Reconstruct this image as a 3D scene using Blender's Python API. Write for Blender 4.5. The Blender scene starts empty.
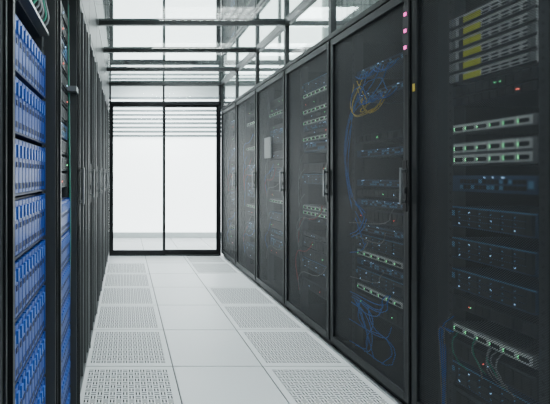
import bpy, math, random
from mathutils import Vector
random.seed(7)
S=bpy.context.scene
COL=S.collection

# ------------------------------------------------------------ materials
def mat(name,col,rough=0.5,metal=0.0,emit=None,es=0.0,noise=0.0,spec=0.5):
    m=bpy.data.materials.new(name); m.use_nodes=True
    nt=m.node_tree; b=nt.nodes['Principled BSDF']
    b.inputs['Base Color'].default_value=(*col,1); b.inputs['Roughness'].default_value=rough
    b.inputs['Metallic'].default_value=metal
    b.inputs['Specular IOR Level'].default_value=spec
    if emit:
        b.inputs['Emission Color'].default_value=(*emit,1); b.inputs['Emission Strength'].default_value=es
    if noise>0:
        tc=nt.nodes.new('ShaderNodeTexCoord'); n=nt.nodes.new('ShaderNodeTexNoise'); n.inputs['Scale'].default_value=3.0
        n.inputs['Detail'].default_value=4
        mx=nt.nodes.new('ShaderNodeMix'); mx.data_type='RGBA'
        mx.inputs[6].default_value=(*[c*(1-noise) for c in col],1); mx.inputs[7].default_value=(*[min(1,c*(1+noise)) for c in col],1)
        nt.links.new(tc.outputs['Object'],n.inputs['Vector']); nt.links.new(n.outputs['Fac'],mx.inputs[0])
        nt.links.new(mx.outputs[2],b.inputs['Base Color'])
    return m
class NT:
    def __init__(s,m): s.nt=m.node_tree
    def m(s,op,a,b=None,c=None):
        n=s.nt.nodes.new('ShaderNodeMath'); n.operation=op
        for i,v in enumerate((a,b,c)):
            if v is None: continue
            if isinstance(v,(int,float)): n.inputs[i].default_value=v
            else: s.nt.links.new(v,n.inputs[i])
        return n.outputs[0]
def mesh_mat(name,col,pitch,thr,rough=0.5,spec=.35):
    m=mat(name,col,rough,0.0,spec=spec); nt=m.node_tree; N=NT(m)
    tc=nt.nodes.new('ShaderNodeTexCoord'); sp=nt.nodes.new('ShaderNodeSeparateXYZ')
    nt.links.new(tc.outputs['Object'],sp.inputs[0])
    k=2*math.pi/pitch
    a=N.m('COSINE',N.m('MULTIPLY',sp.outputs[1],k)); b=N.m('COSINE',N.m('MULTIPLY',sp.outputs[2],k))
    hole=N.m('GREATER_THAN',N.m('MULTIPLY',a,b),thr)
    tr=nt.nodes.new('ShaderNodeBsdfTransparent'); mx=nt.nodes.new('ShaderNodeMixShader')
    nt.links.new(hole,mx.inputs[0]); nt.links.new(nt.nodes['Principled BSDF'].outputs[0],mx.inputs[1]); nt.links.new(tr.outputs[0],mx.inputs[2])
    nt.links.new(mx.outputs[0],nt.nodes['Material Output'].inputs[0])
    return m
def glass_mat(name,tint,refl):
    m=bpy.data.materials.new(name); m.use_nodes=True; nt=m.node_tree; nt.nodes.clear()
    o=nt.nodes.new('ShaderNodeOutputMaterial'); t=nt.nodes.new('ShaderNodeBsdfTransparent'); g=nt.nodes.new('ShaderNodeBsdfGlossy')
    t.inputs[0].default_value=(*tint,1); g.inputs['Roughness'].default_value=0.03; g.inputs[0].default_value=(.9,.95,.93,1)
    fr=nt.nodes.new('ShaderNodeFresnel'); fr.inputs[0].default_value=1.45
    N=NT(m); f=N.m('MINIMUM',N.m('MULTIPLY',fr.outputs[0],refl),0.85)
    mx=nt.nodes.new('ShaderNodeMixShader'); nt.links.new(f,mx.inputs[0]); nt.links.new(t.outputs[0],mx.inputs[1]); nt.links.new(g.outputs[0],mx.inputs[2])
    nt.links.new(mx.outputs[0],o.inputs[0]); return m
def perf_mat():
    m=mat('perforated_tile',(.6,.61,.6),.5,spec=.35); nt=m.node_tree; N=NT(m)
    uv=nt.nodes.new('ShaderNodeUVMap'); uv.uv_map='UVMap'; sp=nt.nodes.new('ShaderNodeSeparateXYZ'); nt.links.new(uv.outputs[0],sp.inputs[0])
    U,V=sp.outputs[0],sp.outputs[1]
    u=N.m('MULTIPLY',U,16); v=N.m('MULTIPLY',V,16)
    par=N.m('MODULO',N.m('ADD',N.m('FLOOR',u),N.m('FLOOR',v)),2)
    fu=N.m('FRACT',u); fv=N.m('FRACT',v)
    ip=N.m('SUBTRACT',1,par)
    L=N.m('ADD',N.m('MULTIPLY',fu,par),N.m('MULTIPLY',fv,ip))
    Sx=N.m('ADD',N.m('MULTIPLY',fv,par),N.m('MULTIPLY',fu,ip))
    a=N.m('LESS_THAN',N.m('ABSOLUTE',N.m('SUBTRACT',L,.5)),.40)
    b=N.m('LESS_THAN',N.m('ABSOLUTE',N.m('SUBTRACT',N.m('FRACT',N.m('MULTIPLY',Sx,2)),.5)),.215)
    c=N.m('LESS_THAN',N.m('ABSOLUTE',N.m('SUBTRACT',U,.5)),.4375); d=N.m('LESS_THAN',N.m('ABSOLUTE',N.m('SUBTRACT',V,.5)),.4375)
    h=N.m('MULTIPLY',N.m('MULTIPLY',a,b),N.m('MULTIPLY',c,d))
    mx=nt.nodes.new('ShaderNodeMix'); mx.data_type='RGBA'; mx.inputs[6].default_value=(.62,.635,.64,1); mx.inputs[7].default_value=(.035,.037,.04,1)
    nt.links.new(h,mx.inputs[0]); nt.links.new(mx.outputs[2],nt.nodes['Principled BSDF'].inputs['Base Color'])
    nt.links.new(N.m('MULTIPLY',N.m('SUBTRACT',1,h),.3),nt.nodes['Principled BSDF'].inputs['Specular IOR Level'])
    bp=nt.nodes.new('ShaderNodeBump'); bp.invert=True; bp.inputs['Distance'].default_value=.004; bp.inputs['Strength'].default_value=.4
    nt.links.new(h,bp.inputs['Height']); nt.links.new(bp.outputs[0],nt.nodes['Principled BSDF'].inputs['Normal'])
    return m

M={}
M['black']=mat('black_powdercoat',(.006,.0065,.008),.4,spec=.3)
M['frame']=mat('dark_frame',(.011,.012,.014),.4,.0,spec=.35)
M['inner']=mat('rack_interior',(.008,.009,.010),.6,spec=.2)
M['post']=mat('mount_post',(.07,.075,.08),.45,.3)
M['mesh']=mesh_mat('perforated_door',(.036,.038,.041),.010,.09)
M['meshL']=mesh_mat('perforated_door_grey',(.075,.079,.08),.010,.3)
M['greyL']=mat('grey_door',(.065,.068,.069),.45,.0)
M['postL']=mat('grey_post',(.045,.048,.05),.4)
M['alu']=mat('aluminium_frame',(.03,.032,.033),.4,.3)
M['grid']=mat('ceiling_grid',(.30,.32,.32),.5)
M['handle']=mat('handle_metal',(.30,.31,.32),.3,.8)
M['white']=mat('server_white',(.88,.89,.88),.45)
M['grey']=mat('server_grey',(.28,.29,.30),.45,.2)
M['slot']=mat('slot_dark',(.012,.013,.016),.5)
M['blueswitch']=mat('switch_blue',(.035,.085,.18),.4,.1)
M['port']=mat('port_light',(.12,.33,.58),.5)
M['label']=mat('label_green',(.85,.88,.02),.5)
M['darku']=mat('unit_dark',(.035,.042,.052),.4,.2)
M['blue']=mat('array_blue',(.010,.062,.34),.4)
M['bluel']=mat('array_blue_light',(.03,.13,.52),.4)
M['blued']=mat('array_blue_dark',(.003,.010,.06),.5)
M['cblue']=mat('cable_blue',(.01,.20,.75),.5)
M['cyel']=mat('cable_yellow',(.85,.62,.02),.5)
M['cgrey']=mat('cable_grey',(.3,.31,.32),.5)
M['cred']=mat('cable_red',(.6,.04,.04),.5)
M['cgreen']=mat('cable_green',(.03,.33,.22),.5)
M['ledr']=mat('led_pink',(.8,.1,.4),.5,emit=(1,.08,.5),es=2.5)
M['ledg']=mat('led_green',(.1,.8,.3),.5,emit=(.2,1,.4),es=3)
M['ledw']=mat('led_white',(.8,.8,.8),.5,emit=(.3,.6,1),es=2.5)
M['ledred']=mat('led_red',(.8,.1,.1),.5,emit=(1,.15,.1),es=3)
M['paper']=mat('paper',(.4,.41,.4),.8)
M['yellow']=mat('sticker',(.5,.37,.04),.6)
M['tile']=mat('floor_tile',(.61,.625,.635),.38,noise=.02,spec=.4)
M['perf']=perf_mat()
M['seam']=mat('floor_seam',(.015,.015,.015),.8,spec=.1)
M['ceil']=mat('ceiling_board',(.56,.60,.59),.8,noise=.02)
M['wall']=mat('wall_paint',(.66,.70,.70),.8,noise=.015)
M['louver']=mat('louver_alu',(.75,.76,.76),.35,.4)
M['lamp']=mat('lamp_tube',(.9,.9,.9),.5,emit=(.95,1,.98),es=14)
M['wallglow']=mat('wall_glow_added',(.9,.92,.92),.8,emit=(.93,.98,1),es=4.0)  # emission added to turn the far wall white
M['refl_bar']=mat('refl_bar',(.20,.235,.245),.6)  # grey bars standing in for reflected ceiling louvers
M['glass']=glass_mat('clear_glass',(.93,.96,.95),1.0)
M['glassc']=glass_mat('ceiling_glass',(.82,.87,.86),1.0)

# ------------------------------------------------------------ mesh builder
class MB:
    def __init__(s,sx=1): s.v=[];s.f=[];s.mi=[];s.ms=[];s.sx=sx;s.uv=None
    def midx(s,k):
        if k not in s.ms: s.ms.append(k)
        return s.ms.index(k)
    def box(s,x0,x1,y0,y1,z0,z1,k):
        x0*=s.sx;x1*=s.sx
        if x0>x1:x0,x1=x1,x0
        if y0>y1:y0,y1=y1,y0
        b=len(s.v); s.v+=[(x0,y0,z0),(x1,y0,z0),(x1,y1,z0),(x0,y1,z0),(x0,y0,z1),(x1,y0,z1),(x1,y1,z1),(x0,y1,z1)]
        s.f+=[(b,b+3,b+2,b+1),(b+4,b+5,b+6,b+7),(b,b+1,b+5,b+4),(b+1,b+2,b+6,b+5),(b+2,b+3,b+7,b+6),(b+3,b,b+4,b+7)]
        s.mi+=[s.midx(k)]*6
    def quad(s,p,k):
        b=len(s.v); s.v+=[(q[0]*s.sx,q[1],q[2]) for q in p]; s.f.append((b,b+1,b+2,b+3)); s.mi.append(s.midx(k))
    def make(s,name,parent=None,loc=(0,0,0),bevel=0):
        me=bpy.data.meshes.new(name); me.from_pydata(s.v,[],s.f)
        for k in s.ms: me.materials.append(M[k])
        me.polygons.foreach_set('material_index',s.mi); me.update()
        o=bpy.data.objects.new(name,me); COL.objects.link(o); o.location=loc
        if parent: o.parent=parent
        if bevel:
            md=o.modifiers.new('b','BEVEL'); md.width=bevel; md.segments=2; md.limit_method='ANGLE'
        return o
def empty(name,loc):
    e=bpy.data.objects.new(name,None); COL.objects.link(e); e.location=loc; e.empty_display_size=.1; return e
def cables(name,parent,items,sx=1,r=.0028):
    by={}
    for k,pts in items: by.setdefault(k,[]).append(pts)
    for k,ls in by.items():
        c=bpy.data.curves.new(name+'_'+k,'CURVE'); c.dimensions='3D'; c.bevel_depth=r; c.bevel_resolution=1; c.resolution_u=6
        for pts in ls:
            sp=c.splines.new('BEZIER'); sp.bezier_points.add(len(pts)-1)
            for bp,p in zip(sp.bezier_points,pts):
                bp.co=(p[0]*sx,p[1],p[2]); bp.handle_left_type=bp.handle_right_type='AUTO'
        c.materials.append(M[k]); o=bpy.data.objects.new(name+'_'+k,c); COL.objects.link(o); o.parent=parent
R=random.uniform

# ------------------------------------------------------------ rack units
def unit(mb,u0,u1,z0,z1,kind,w=.10):
    h=z1-z0; W=u1-u0; g=.002
    if kind=='white':
        mb.box(w,w+.6,u0,u1,z0+g,z1-g,'white')
        n=8; p=W*.92/n
        for i in range(n):
            a=u0+W*.04+i*p
            if i in(5,6): mb.box(w-.004,w,a,a+p*.95,z0+h*.2,z0+h*.7,'label')
            elif i==7: mb.box(w-.003,w,a,a+p*.5,z0+h*.2,z0+h*.8,'darku')
            else:
                for j in range(2): mb.box(w-.003,w,a+p*.15,a+p*.8,z0+h*(.25+.3*j),z0+h*(.40+.3*j),'slot')
        mb.box(w-.02,w,u0+.004,u0+.016,z0+h*.15,z1-h*.15,'grey'); mb.box(w-.02,w,u1-.016,u1-.004,z0+h*.15,z1-h*.15,'grey')
        mb.box(w-.005,w,u0,u1,z0-.001,z0+.009,'slot')
    elif kind=='drives':
        mb.box(w,w+.6,u0,u1,z0+g,z1-g,'grey')
        n=6; p=W*.94/n; rows=2 if h>.06 else 1
        for i in range(n):
            for r in range(rows):
                a=u0+W*.03+i*p; zz=z0+g+ (h-2*g)/rows*r
                hh=(h-2*g)/rows
                mb.box(w-.008,w,a+.003,a+p-.003,zz+hh*.12,zz+hh*.88,'white')
                mb.box(w-.010,w-.008,a+p*.15,a+p*.8,zz+hh*.3,zz+hh*.65,'slot')
                mb.box(w-.010,w-.008,a+p*.84,a+p*.9,zz+hh*.35,zz+hh*.6,'ledg')
    elif kind=='switch':
        mb.box(w,w+.4,u0,u1,z0+g,z1-g,'blueswitch')
        n=16; p=W*.8/n
        for i in range(n):
            for r in range(2):
                zz=z0+h*(.2+.33*r)
                mb.box(w-.003,w,u0+W*.1+i*p,u0+W*.1+i*p+p*.7,zz,zz+h*.22,'slot' if random.random()<.6 else 'port')
        for i in range(4):
            a=u0+W*R(.1,.88); mb.box(w-.004,w,a,a+.004,z0+h*.82,z0+h*.9,'ledw')
        mb.box(w-.003,w,u0+.01,u0+.03,z0+h*.3,z0+h*.7,'port')
    elif kind=='bezel':
        mb.box(w,w+.5,u0,u1,z0+g,z1-g,'blueswitch')
        mb.box(w-.012,w,u0+.006,u0+.03,z0+h*.1,z1-h*.1,'darku'); mb.box(w-.012,w,u1-.03,u1-.006,z0+h*.1,z1-h*.1,'darku')
        n=6; p=(W-.07)/n
        for i in range(n):
            for r in range(3):
                a=u0+.035+i*p; zz=z0+h*(.1+.28*r); mb.box(w-.006,w,a+.003,a+p-.003,zz,zz+h*.24,'darku')
                mb.box(w-.008,w-.006,a+p*.76,a+p*.87,zz+h*.07,zz+h*.13,'ledw' if (i*2+r)%5==0 else 'port')
        mb.box(w-.014,w-.012,u1-.026,u1-.012,z0+h*.55,z0+h*.8,'port')
        mb.box(w-.002,w,u0,u1,z1-h*.07,z1-g,'port')
    elif kind=='dark':
        mb.box(w,w+.5,u0,u1,z0+g,z1-g,'darku')
        n=10; p=W*.9/n
        for i in range(n):
            mb.box(w-.006,w,u0+W*.05+i*p,u0+W*.05+i*p+p*.8,z0+h*.15,z1-h*.15,'slot')
        for i in range(2):
            a=u0+W*R(.1,.9); mb.box(w-.009,w-.006,a,a+.005,z0+h*.4,z0+h*.4+.005,random.choice(['ledg','ledw','ledred']))
    elif kind=='bluearr':
        mb.box(w,w+.6,u0,u1,z0+g,z1-g,'blued')
        n=12; p=(W-.02)/n
        for i in range(n):
            a=u0+.01+i*p
            mb.box(w-.012,w,a+.003,a+p-.003,z0+.008,z1-.008,'blue')
            mb.box(w-.013,w-.012,a+.008,a+p-.008,z0+.018,z0+.034,'blued')
            mb.box(w-.018,w-.012,a+p*.3,a+p*.7,z1-.055,z1-.022,'bluel')
            mb.box(w-.0135,w-.012,a+p*.3,a+p*.7,z1-.080,z1-.066,'blued')
        mb.box(w-.014,w,u0,u0+.010,z0+.004,z1-.004,'blue'); mb.box(w-.014,w,u1-.010,u1,z0+.004,z1-.004,'blue')
        mb.box(w-.014,w,u0,u1,z0+.001,z0+.007,'blued')

RD=1.05; RH=2.29
def shell(mb,RW=.8):
    mb.box(.035,RD,0.002,.02,.0,RH,'inner'); mb.box(.035,RD,RW-.02,RW-.002,.0,RH,'inner')
    mb.box(.035,RD,.02,RW-.02,RH-.03,RH,'black'); mb.box(.035,RD,.02,RW-.02,0,.06,'black')
    mb.box(RD-.02,RD,.02,RW-.02,.06,RH-.03,'inner')
    mb.box(.035,.06,.002,.035,0,RH,'black'); mb.box(.035,.06,RW-.035,RW-.002,0,RH,'black')
def door(parent,sx,fk,mk,handle_u=.035,stiff=False,RW=.8):
    mb=MB(sx)
    mb.box(0,.032,.006,.045,.05,RH-.01,fk); mb.box(0,.032,RW-.045,RW-.006,.05,RH-.01,fk)
    mb.box(0,.032,.045,RW-.045,.05,.10,fk); mb.box(0,.032,.045,RW-.045,RH-.06,RH-.01,fk)
    mb.box(-.006,0,.002,.014,.05,RH-.01,'black')
    if stiff:
        for a in(.2,.36,.5): mb.box(-.006,.02,a,a+.02,.1,RH-.06,fk)
    mb.make('door_frame',parent,bevel=.003)
    q=MB(sx); q.quad([(.014,.045,.10),(.014,RW-.045,.10),(.014,RW-.045,RH-.06),(.014,.045,RH-.06)],mk)
    q.make('mesh_panel',parent)
    hb=MB(sx)
    hb.box(-.006,0,handle_u-.016,handle_u+.016,1.08,1.36,'black')
    hb.box(-.030,-.020,handle_u-.006,handle_u+.006,1.12,1.32,'handle')
    hb.box(-.026,-.004,handle_u-.005,handle_u+.005,1.13,1.145,'handle'); hb.box(-.026,-.004,handle_u-.005,handle_u+.005,1.295,1.31,'handle')
    hb.box(-.010,-.004,handle_u-.008,handle_u+.008,1.18,1.21,'slot')
    hb.make('door_handle',parent,bevel=.002)
def posts(mb,u0,u1,w=.085):
    mb.box(w,w+.06,u0-.035,u0-.002,.06,RH-.03,'post'); mb.box(w,w+.06,u1+.002,u1+.035,.06,RH-.03,'post')
    for i in range(46):
        z=.12+i*.0445
        mb.box(w-.002,w,u0-.022,u0-.014,z,z+.012,'slot'); mb.box(w-.002,w,u1+.014,u1+.022,z,z+.012,'slot')

def right_rack(d0,idx):
    e=empty('server_rack',(1.52,d0,0))
    mb=MB(1); shell(mb)
    u0,u1=(.25,.63) if idx==0 else (.17,.63)
    posts(mb,u0,u1)
    if idx==0: mb.box(.13,.15,u1+.035,.78,.06,RH-.03,'darku')
    mb.make('cabinet',e)
    eq=MB(1); cab=[]
    if idx==0:
        zz=2.04
        for i in range(6):
            unit(eq,u0,u1,zz-.052,zz,'white',.08); zz-=.054
        zz-=.01; unit(eq,u0,u1,zz-.05,zz,'dark',.08); zz-=.055; unit(eq,u0,u1,zz-.04,zz,'dark',.08)
        unit(eq,u0,u1,1.475,1.525,'drives',.08)
        unit(eq,u0,u1,1.325,1.435,'drives',.08)
        unit(eq,u0,u1,1.20,1.28,'switch',.08)
        unit(eq,u0,u1,1.03,1.13,'bezel',.08); unit(eq,u0,u1,.88,.98,'bezel',.08); unit(eq,u0,u1,.73,.83,'bezel',.08)
        unit(eq,u0,u1,.64,.70,'dark',.08)
        unit(eq,u0,u1,.52,.57,'drives',.08); unit(eq,u0,u1,.40,.49,'dark',.08); unit(eq,u0,u1,.28,.38,'bezel',.08); unit(eq,u0,u1,.12,.26,'dark',.08)
        for i in range(8):
            a=R(u0+.1,u1-.02); cab.append((random.choice(['cgreen','cgrey','cgrey']),[(.078,a,R(.52,.57)),(.06,a+.01,R(.47,.5)),(.06,a+R(-.05,.0),R(.40,.44)),(.078,a-R(.02,.06),R(.36,.40))]))
        for i in range(8):
            y=R(.68,.72); cab.append(('cblue' if i<5 else 'cgrey',[(.09+R(0,.03),y,.1),(.09,y+R(-.01,.01),.4),(.09,y,.5),(.075,y-R(.05,.09),R(.5,.62))]))
        eq.box(-.002,.0,.768,.782,1.72,1.76,'yellow')
    elif idx==1:
        zz=1.25
        for k,hgt in(('switch',.045),('dark',.05),('switch',.045),('dark',.09),('switch',.05),('bezel',.09),('drives',.045),('switch',.045),('bezel',.09),('drives',.045),('dark',.1)):
            unit(eq,u0,u1,zz-hgt,zz,k); zz-=hgt+.018
        unit(eq,u0,u1,1.95,2.0,'switch'); unit(eq,u0,u1,1.78,1.83,'switch'); unit(eq,u0,u1,1.5,1.55,'dark'); unit(eq,u0,u1,1.4,1.45,'switch')
        for i in range(5):
            a=R(.3,.5); cab.append(('cyel',[(.095,a,R(1.72,1.78)),(.06,a+R(.02,.06),R(1.68,1.72)),(.06,R(.45,.68),R(1.66,1.75)),(.09,R(.55,.68),R(1.8,1.96))]))
        for i in range(5):
            a=R(.3,.55); b=R(.66,.71); cab.append(('cblue',[(.095,a,random.choice([1.97,1.8])),(.07,a+R(.02,.05),R(1.85,1.9)),(.08,b,R(1.5,1.7)),(.085,b+R(-.01,.01),R(1.1,1.3)),(.095,R(.5,.6),R(.8,1.1))]))
        for j in(1.97,1.8):
            for i in range(7):
                a=R(.2,.45); cab.append(('cblue',[(.095,a,j),(.07,a+.02,j-.04),(.07,a+R(.08,.12),j-.04),(.095,a+R(.1,.2),j)]))
        for i in range(12):
            a=R(.2,.6); z=R(.35,1.1); cab.append((random.choice(['cblue','cgrey','cblue']),[(.095,a,z),(.075,a+R(-.02,.02),z-.04),(.075,a+R(.0,.06),z-R(.06,.1)),(.085,R(.64,.7),z-R(.05,.15))]))
        for i in range(6):
            cab.append(('cblue',[(.09,R(.5,.68),.42),(.07,R(.4,.6),R(.28,.35)),(.07,R(.2,.5),R(.15,.25)),(.08,R(.3,.7),.1)]))
        for z in(1.97,2.06,2.15): eq.box(-.006,-.001,.024,.040,z-.009,z+.009,'ledr')
        eq.box(-.003,0,.014,.05,1.93,2.19,'slot')
    else:
        zz=2.1
        while zz>.25:
            k=random.choice(['dark','dark','switch','bezel','dark','drives']) ; hgt=random.choice([.045,.09,.09]) if k!='drives' else .045
            if random.random()<.3: zz-=.09; continue
            unit(eq,u0,u1,zz-hgt,zz,k); zz-=hgt+.004
        for i in range(9):
            a=R(.2,.6); z=R(.4,1.8); cab.append((random.choice(['cblue','cgrey','cred','cgrey']),[(.095,a,z),(.065,a+R(-.03,.03),z-R(.05,.1)),(.07,R(.6,.7),z-R(.15,.2)),(.085,R(.64,.7),z-R(.3,.5))]))
    eq.make('rack_equipment',e)
    if cab: cables('cable_bundle',e,cab)
    door(e,1,'frame','mesh')
    if idx==3:
        p=MB(1); p.box(-.002,.0125,.36,.52,1.46,1.68,'paper'); p.make('paper_notice',e)
    return e
for i in range(6): right_rack(2.03+.8*(i-1),i)
for i in (-2,-3): right_rack(2.03+.8*(i),9)

XL=-.25
def left_rack(d0,kind,RW):
    e=empty('storage_rack' if kind in(0,1) else 'server_rack',(XL,d0,0))
    mb=MB(-1); shell(mb,RW)
    if kind in(0,1):
        u0,u1=.06,.50
        mb.box(0,.05,.0,.018,0,RH,'postL'); mb.box(0,.06,.535,RW,0,RH,'postL')
        mb.box(0,.03,.018,.535,0,.06,'black'); mb.box(0,.03,.018,.535,RH-.05,RH,'black')
        mb.box(-.012,0,RW-.02,RW-.004,.02,RH-.02,'black')
        mb.box(-.006,0,.55,.56,.02,RH-.02,'black')
        posts(mb,u0,u1,.04); mb.make('cabinet',e,bevel=.002)
        eq=MB(-1); cab=[]
        top=1.70 if kind==0 else 1.17
        zz=top
        while zz>.2:
            unit(eq,u0,u1,zz-.155,zz,'bluearr',.042); zz-=.160
        if kind==0:
            eq.box(.045,.3,u0,u1,1.76,1.80,'darku'); eq.box(.015,.045,u0,u1,1.765,1.775,'handle')
            for i in range(12):
                a=u0+.02+i*.033; cab.append((random.choice(['cgreen','cgreen','cgrey']),[(.05,a,1.785),(.02,a+.005,1.78),(.02,a+.015,R(1.84,1.88)),(.05,a+R(.0,.04),2.1)]))
        else:
            zz=1.22
            for k in range(11):
                unit(eq,u0,u1,zz,zz+.07,random.choice(['dark','dark','switch']),.042); zz+=.078
            for i in range(8):
                y=R(.51,.53); cab.append((random.choice(['cgreen','cgrey','cgrey']),[(.04,y,.3),(.03,y,1.0),(.035,y,1.6),(.04,y,2.15)]))
            eq.box(-.008,.05,u1-.03,u1+.05,1.70,1.725,'handle')
        eq.make('storage_array',e)
        if cab: cables('cable_bundle',e,cab,-1,.0035)
    else:
        u0,u1=.1,RW-.1; posts(mb,u0,u1); mb.make('cabinet',e)
        eq=MB(-1); zz=2.1
        while zz>.25:
            unit(eq,u0,u1,zz-.09,zz,'dark'); zz-=.094
        eq.make('rack_equipment',e)
        door(e,-1,'greyL','meshL',stiff=True,RW=RW)
left_rack(.83,0,.6); left_rack(1.43,1,.6)
PL=4.0/6
for k in range(6): left_rack(2.03+PL*k,2,PL)
left_rack(.23,0,.6)
left_rack(-.45,2,PL)

# ------------------------------------------------------------ floor of raised tiles
YB=7.75
fm=MB(); fm.box(-3.5,4.3,-1.8,YB,-.06,-.012,'seam')
xs=[-.28+.6*i for i in range(-5,8)]; ys=[.15+.6*i for i in range(-3,13)]
for i in range(len(xs)-1):
    for j in range(len(ys)):
        x0,x1=xs[i],xs[i+1]; y0=ys[j]; y1=min(y0+.6,YB)
        if y1-y0<.05: continue
        perf=False
        if i==5 and y0<5.3: perf=True
        if i==7 and y0<5.9 and not (4.3<y0<4.5): perf=True
        fm.box(x0+.004,x1-.004,y0+.004,y1-.004,-.03,0,'perf' if perf else 'tile')
fl=fm.make('floor')
uvl=fl.data.uv_layers.new(name='UVMap')
for p in fl.data.polygons:
    vs=[fl.data.vertices[fl.data.loops[l].vertex_index].co for l in p.loop_indices]
    mnx=min(v.x for v in vs); mny=min(v.y for v in vs)
    for l,v in zip(p.loop_indices,vs): uvl.data[l].uv=((v.x-mnx)/.592,(v.y-mny)/.592)

# ------------------------------------------------------------ room shell
CZ=3.3
def single(name,*b,bevel=0):
    mb=MB()
    for q in b: mb.box(*q)
    return mb.make(name,bevel=bevel)
single('wall_right',(4.3,4.4,-1.8,YB,-.06,CZ,'wall'))
single('wall_left',(-3.6,-3.5,-1.8,YB,-.06,CZ,'wall'))
single('wall_front',(-3.6,4.4,-1.9,-1.8,-.06,CZ,'wall'))
single('wall_back',(-3.6,4.4,YB,YB+.1,-.06,CZ,'wall'))
cb=MB(); cb.box(-3.6,4.4,-1.9,YB+.1,CZ,CZ+.08,'ceil')
for i in range(14): cb.box(-3.5+i*.6,-3.485+i*.6,-1.8,YB,CZ-.008,CZ,'grid')
for i in range(16): cb.box(-3.5,4.3,-1.5+i*.6,-1.485+i*.6,CZ-.008,CZ,'grid')
cb.make('ceiling')
def lamp(x,y,w=1.2,l=.58):
    e=empty('ceiling_light',(x,y,CZ))
    mb=MB(); mb.box(-w/2,w/2,-l/2,-l/2+.02,-.09,-.008,'louver'); mb.box(-w/2,w/2,l/2-.02,l/2,-.09,-.008,'louver')
    mb.box(-w/2,-w/2+.02,-l/2,l/2,-.09,-.008,'louver'); mb.box(w/2-.02,w/2,-l/2,l/2,-.09,-.008,'louver')
    mb.box(-w/2,w/2,-l/2,l/2,-.016,-.008,'louver')
    for i in range(1,12): mb.box(-w/2+i*w/12-.004,-w/2+i*w/12+.004,-l/2,l/2,-.09,-.05,'louver')
    for j in(1,2): mb.box(-w/2,w/2,-l/2+j*l/3-.006,-l/2+j*l/3+.006,-.09,-.05,'louver')
    mb.make('louver_housing',e)
    t=MB()
    for j in(-1,0,1): t.box(-w/2+.03,w/2-.03,j*l/3-.016,j*l/3+.016,-.05,-.022,'lamp')
    t.make('tubes',e)
    L=bpy.data.lights.new('lamp_light','AREA'); L.shape='RECTANGLE'; L.size=w; L.size_y=l; L.energy=66; L.color=(.90,.97,1)
    o=bpy.data.objects.new('lamp_light',L); COL.objects.link(o); o.parent=e; o.location=(0,0,-.1)
for y in(-.75,1.05,2.85,4.65,5.85): lamp(1.0,y)
lamp(.62,7.0)
for y in(1.05,3.45,5.85): lamp(3.2,y)
for y in(1.05,3.45): lamp(-2.2,y)

# added glowing panel behind the sliding door, bars imitate louver reflections
wb=MB(); wb.box(-.9,3.0,YB-.02,YB,.12,2.85,'wallglow')
for i in range(10): wb.box(-.9,3.0,YB-.05,YB-.02,2.05+i*.085,2.095+i*.085,'refl_bar')
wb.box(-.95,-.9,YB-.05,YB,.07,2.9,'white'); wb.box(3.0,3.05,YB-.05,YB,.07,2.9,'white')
wb.make('glow_panel_1')

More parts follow.
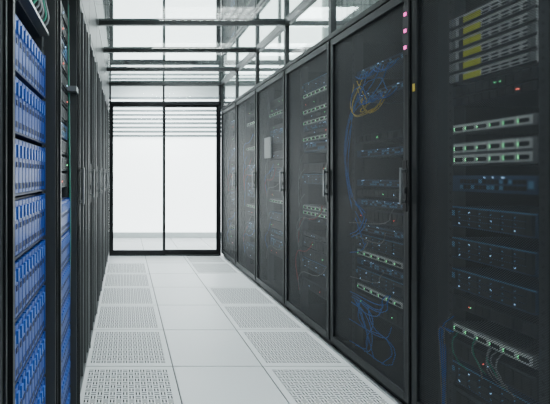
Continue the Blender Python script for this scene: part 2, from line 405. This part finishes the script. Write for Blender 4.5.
# ------------------------------------------------------------ containment
TC=2.745; YD=6.03
e=empty('containment_ceiling',(0,0,0))
fr=MB()
yb=[-1.17+.8*i for i in range(10)]
for y in yb: fr.box(XL,1.52,y-.016,y+.016,TC-.04,TC,'alu')
fr.box(XL-.04,XL,-1.2,YD,TC-.05,TC,'alu'); fr.box(1.52,1.56,-1.2,YD,TC-.05,TC,'alu')
fr.make('ceiling_frame',e)
g=MB(); g.quad([(XL-.02,-1.2,TC-.01),(1.54,-1.2,TC-.01),(1.54,YD,TC-.01),(XL-.02,YD,TC-.01)],'glassc'); g.make('ceiling_glass',e)
e=empty('containment_side_glazing',(1.52,0,0))
fr=MB(); fr.box(0,.04,-.4,YD,RH+.001,RH+.035,'black')
for y in [2.03+.8*i for i in range(-3,6)]: fr.box(0,.04,y-.018,y+.018,RH+.035,TC-.05,'alu')
fr.make('side_frame',e)
g=MB(); g.quad([(.02,-.4,RH+.03),(.02,YD,RH+.03),(.02,YD,TC-.05),(.02,-.4,TC-.05)],'glass'); g.make('side_glass',e)
lp=MB()
for y in [2.03-PL*4+PL*i for i in range(10)]: lp.box(XL-.04,XL-.002,y+.003,y+PL-.003,RH+.002,TC-.051,'frame')
lp.make('containment_blanking_panel',bevel=.002)

# ------------------------------------------------------------ sliding door end wall
e=empty('door_1',(0,YD,0))
fr=MB()
fr.box(XL,1.52,0,.06,TC-.05,TC,'black'); fr.box(XL,1.52,0,.06,2.39,2.44,'black')
fr.box(XL,XL+.03,0,.06,0,TC-.05,'black'); fr.box(1.49,1.52,0,.06,0,TC-.05,'black')
fr.box(.60,.63,.01,.05,2.44,TC-.05,'black')
fr.box(XL+.03,1.49,0,.08,0,.02,'alu')
fr.make('door_surround',e,bevel=.002)
for n,(a,b,y) in enumerate(((XL+.03,.64,.0),(.60,1.49,.035))):
    p=MB(); p.box(a,a+.035,y,y+.03,.02,2.39,'black'); p.box(b-.035,b,y,y+.03,.02,2.39,'black')
    p.box(a+.035,b-.035,y,y+.03,.02,.09,'black'); p.box(a+.035,b-.035,y,y+.03,2.36,2.39,'black')
    p.make('sliding_leaf_frame',e)
    q=MB(); q.quad([(a+.03,y+.015,.08),(b-.03,y+.015,.08),(b-.03,y+.015,2.37),(a+.03,y+.015,2.37)],'glass'); q.make('sliding_leaf_glass',e)
q=MB(); q.quad([(XL+.03,.03,2.44),(1.5,.03,2.44),(1.5,.03,TC-.05),(XL+.03,.03,TC-.05)],'glass'); q.make('transom_glass',e)

# ------------------------------------------------------------ world + camera
w=bpy.data.worlds.new('w'); S.world=w; w.use_nodes=True
w.node_tree.nodes['Background'].inputs[0].default_value=(.7,.8,.85,1); w.node_tree.nodes['Background'].inputs[1].default_value=.4
c=bpy.data.cameras.new('cam'); co=bpy.data.objects.new('camera',c); COL.objects.link(co)
co.location=(0,0,1.28); co.rotation_euler=(math.pi/2,0,0)
c.sensor_width=36; c.lens=36*381/550; c.shift_x=150/550; c.shift_y=-27/550; c.clip_start=.02
S.camera=co
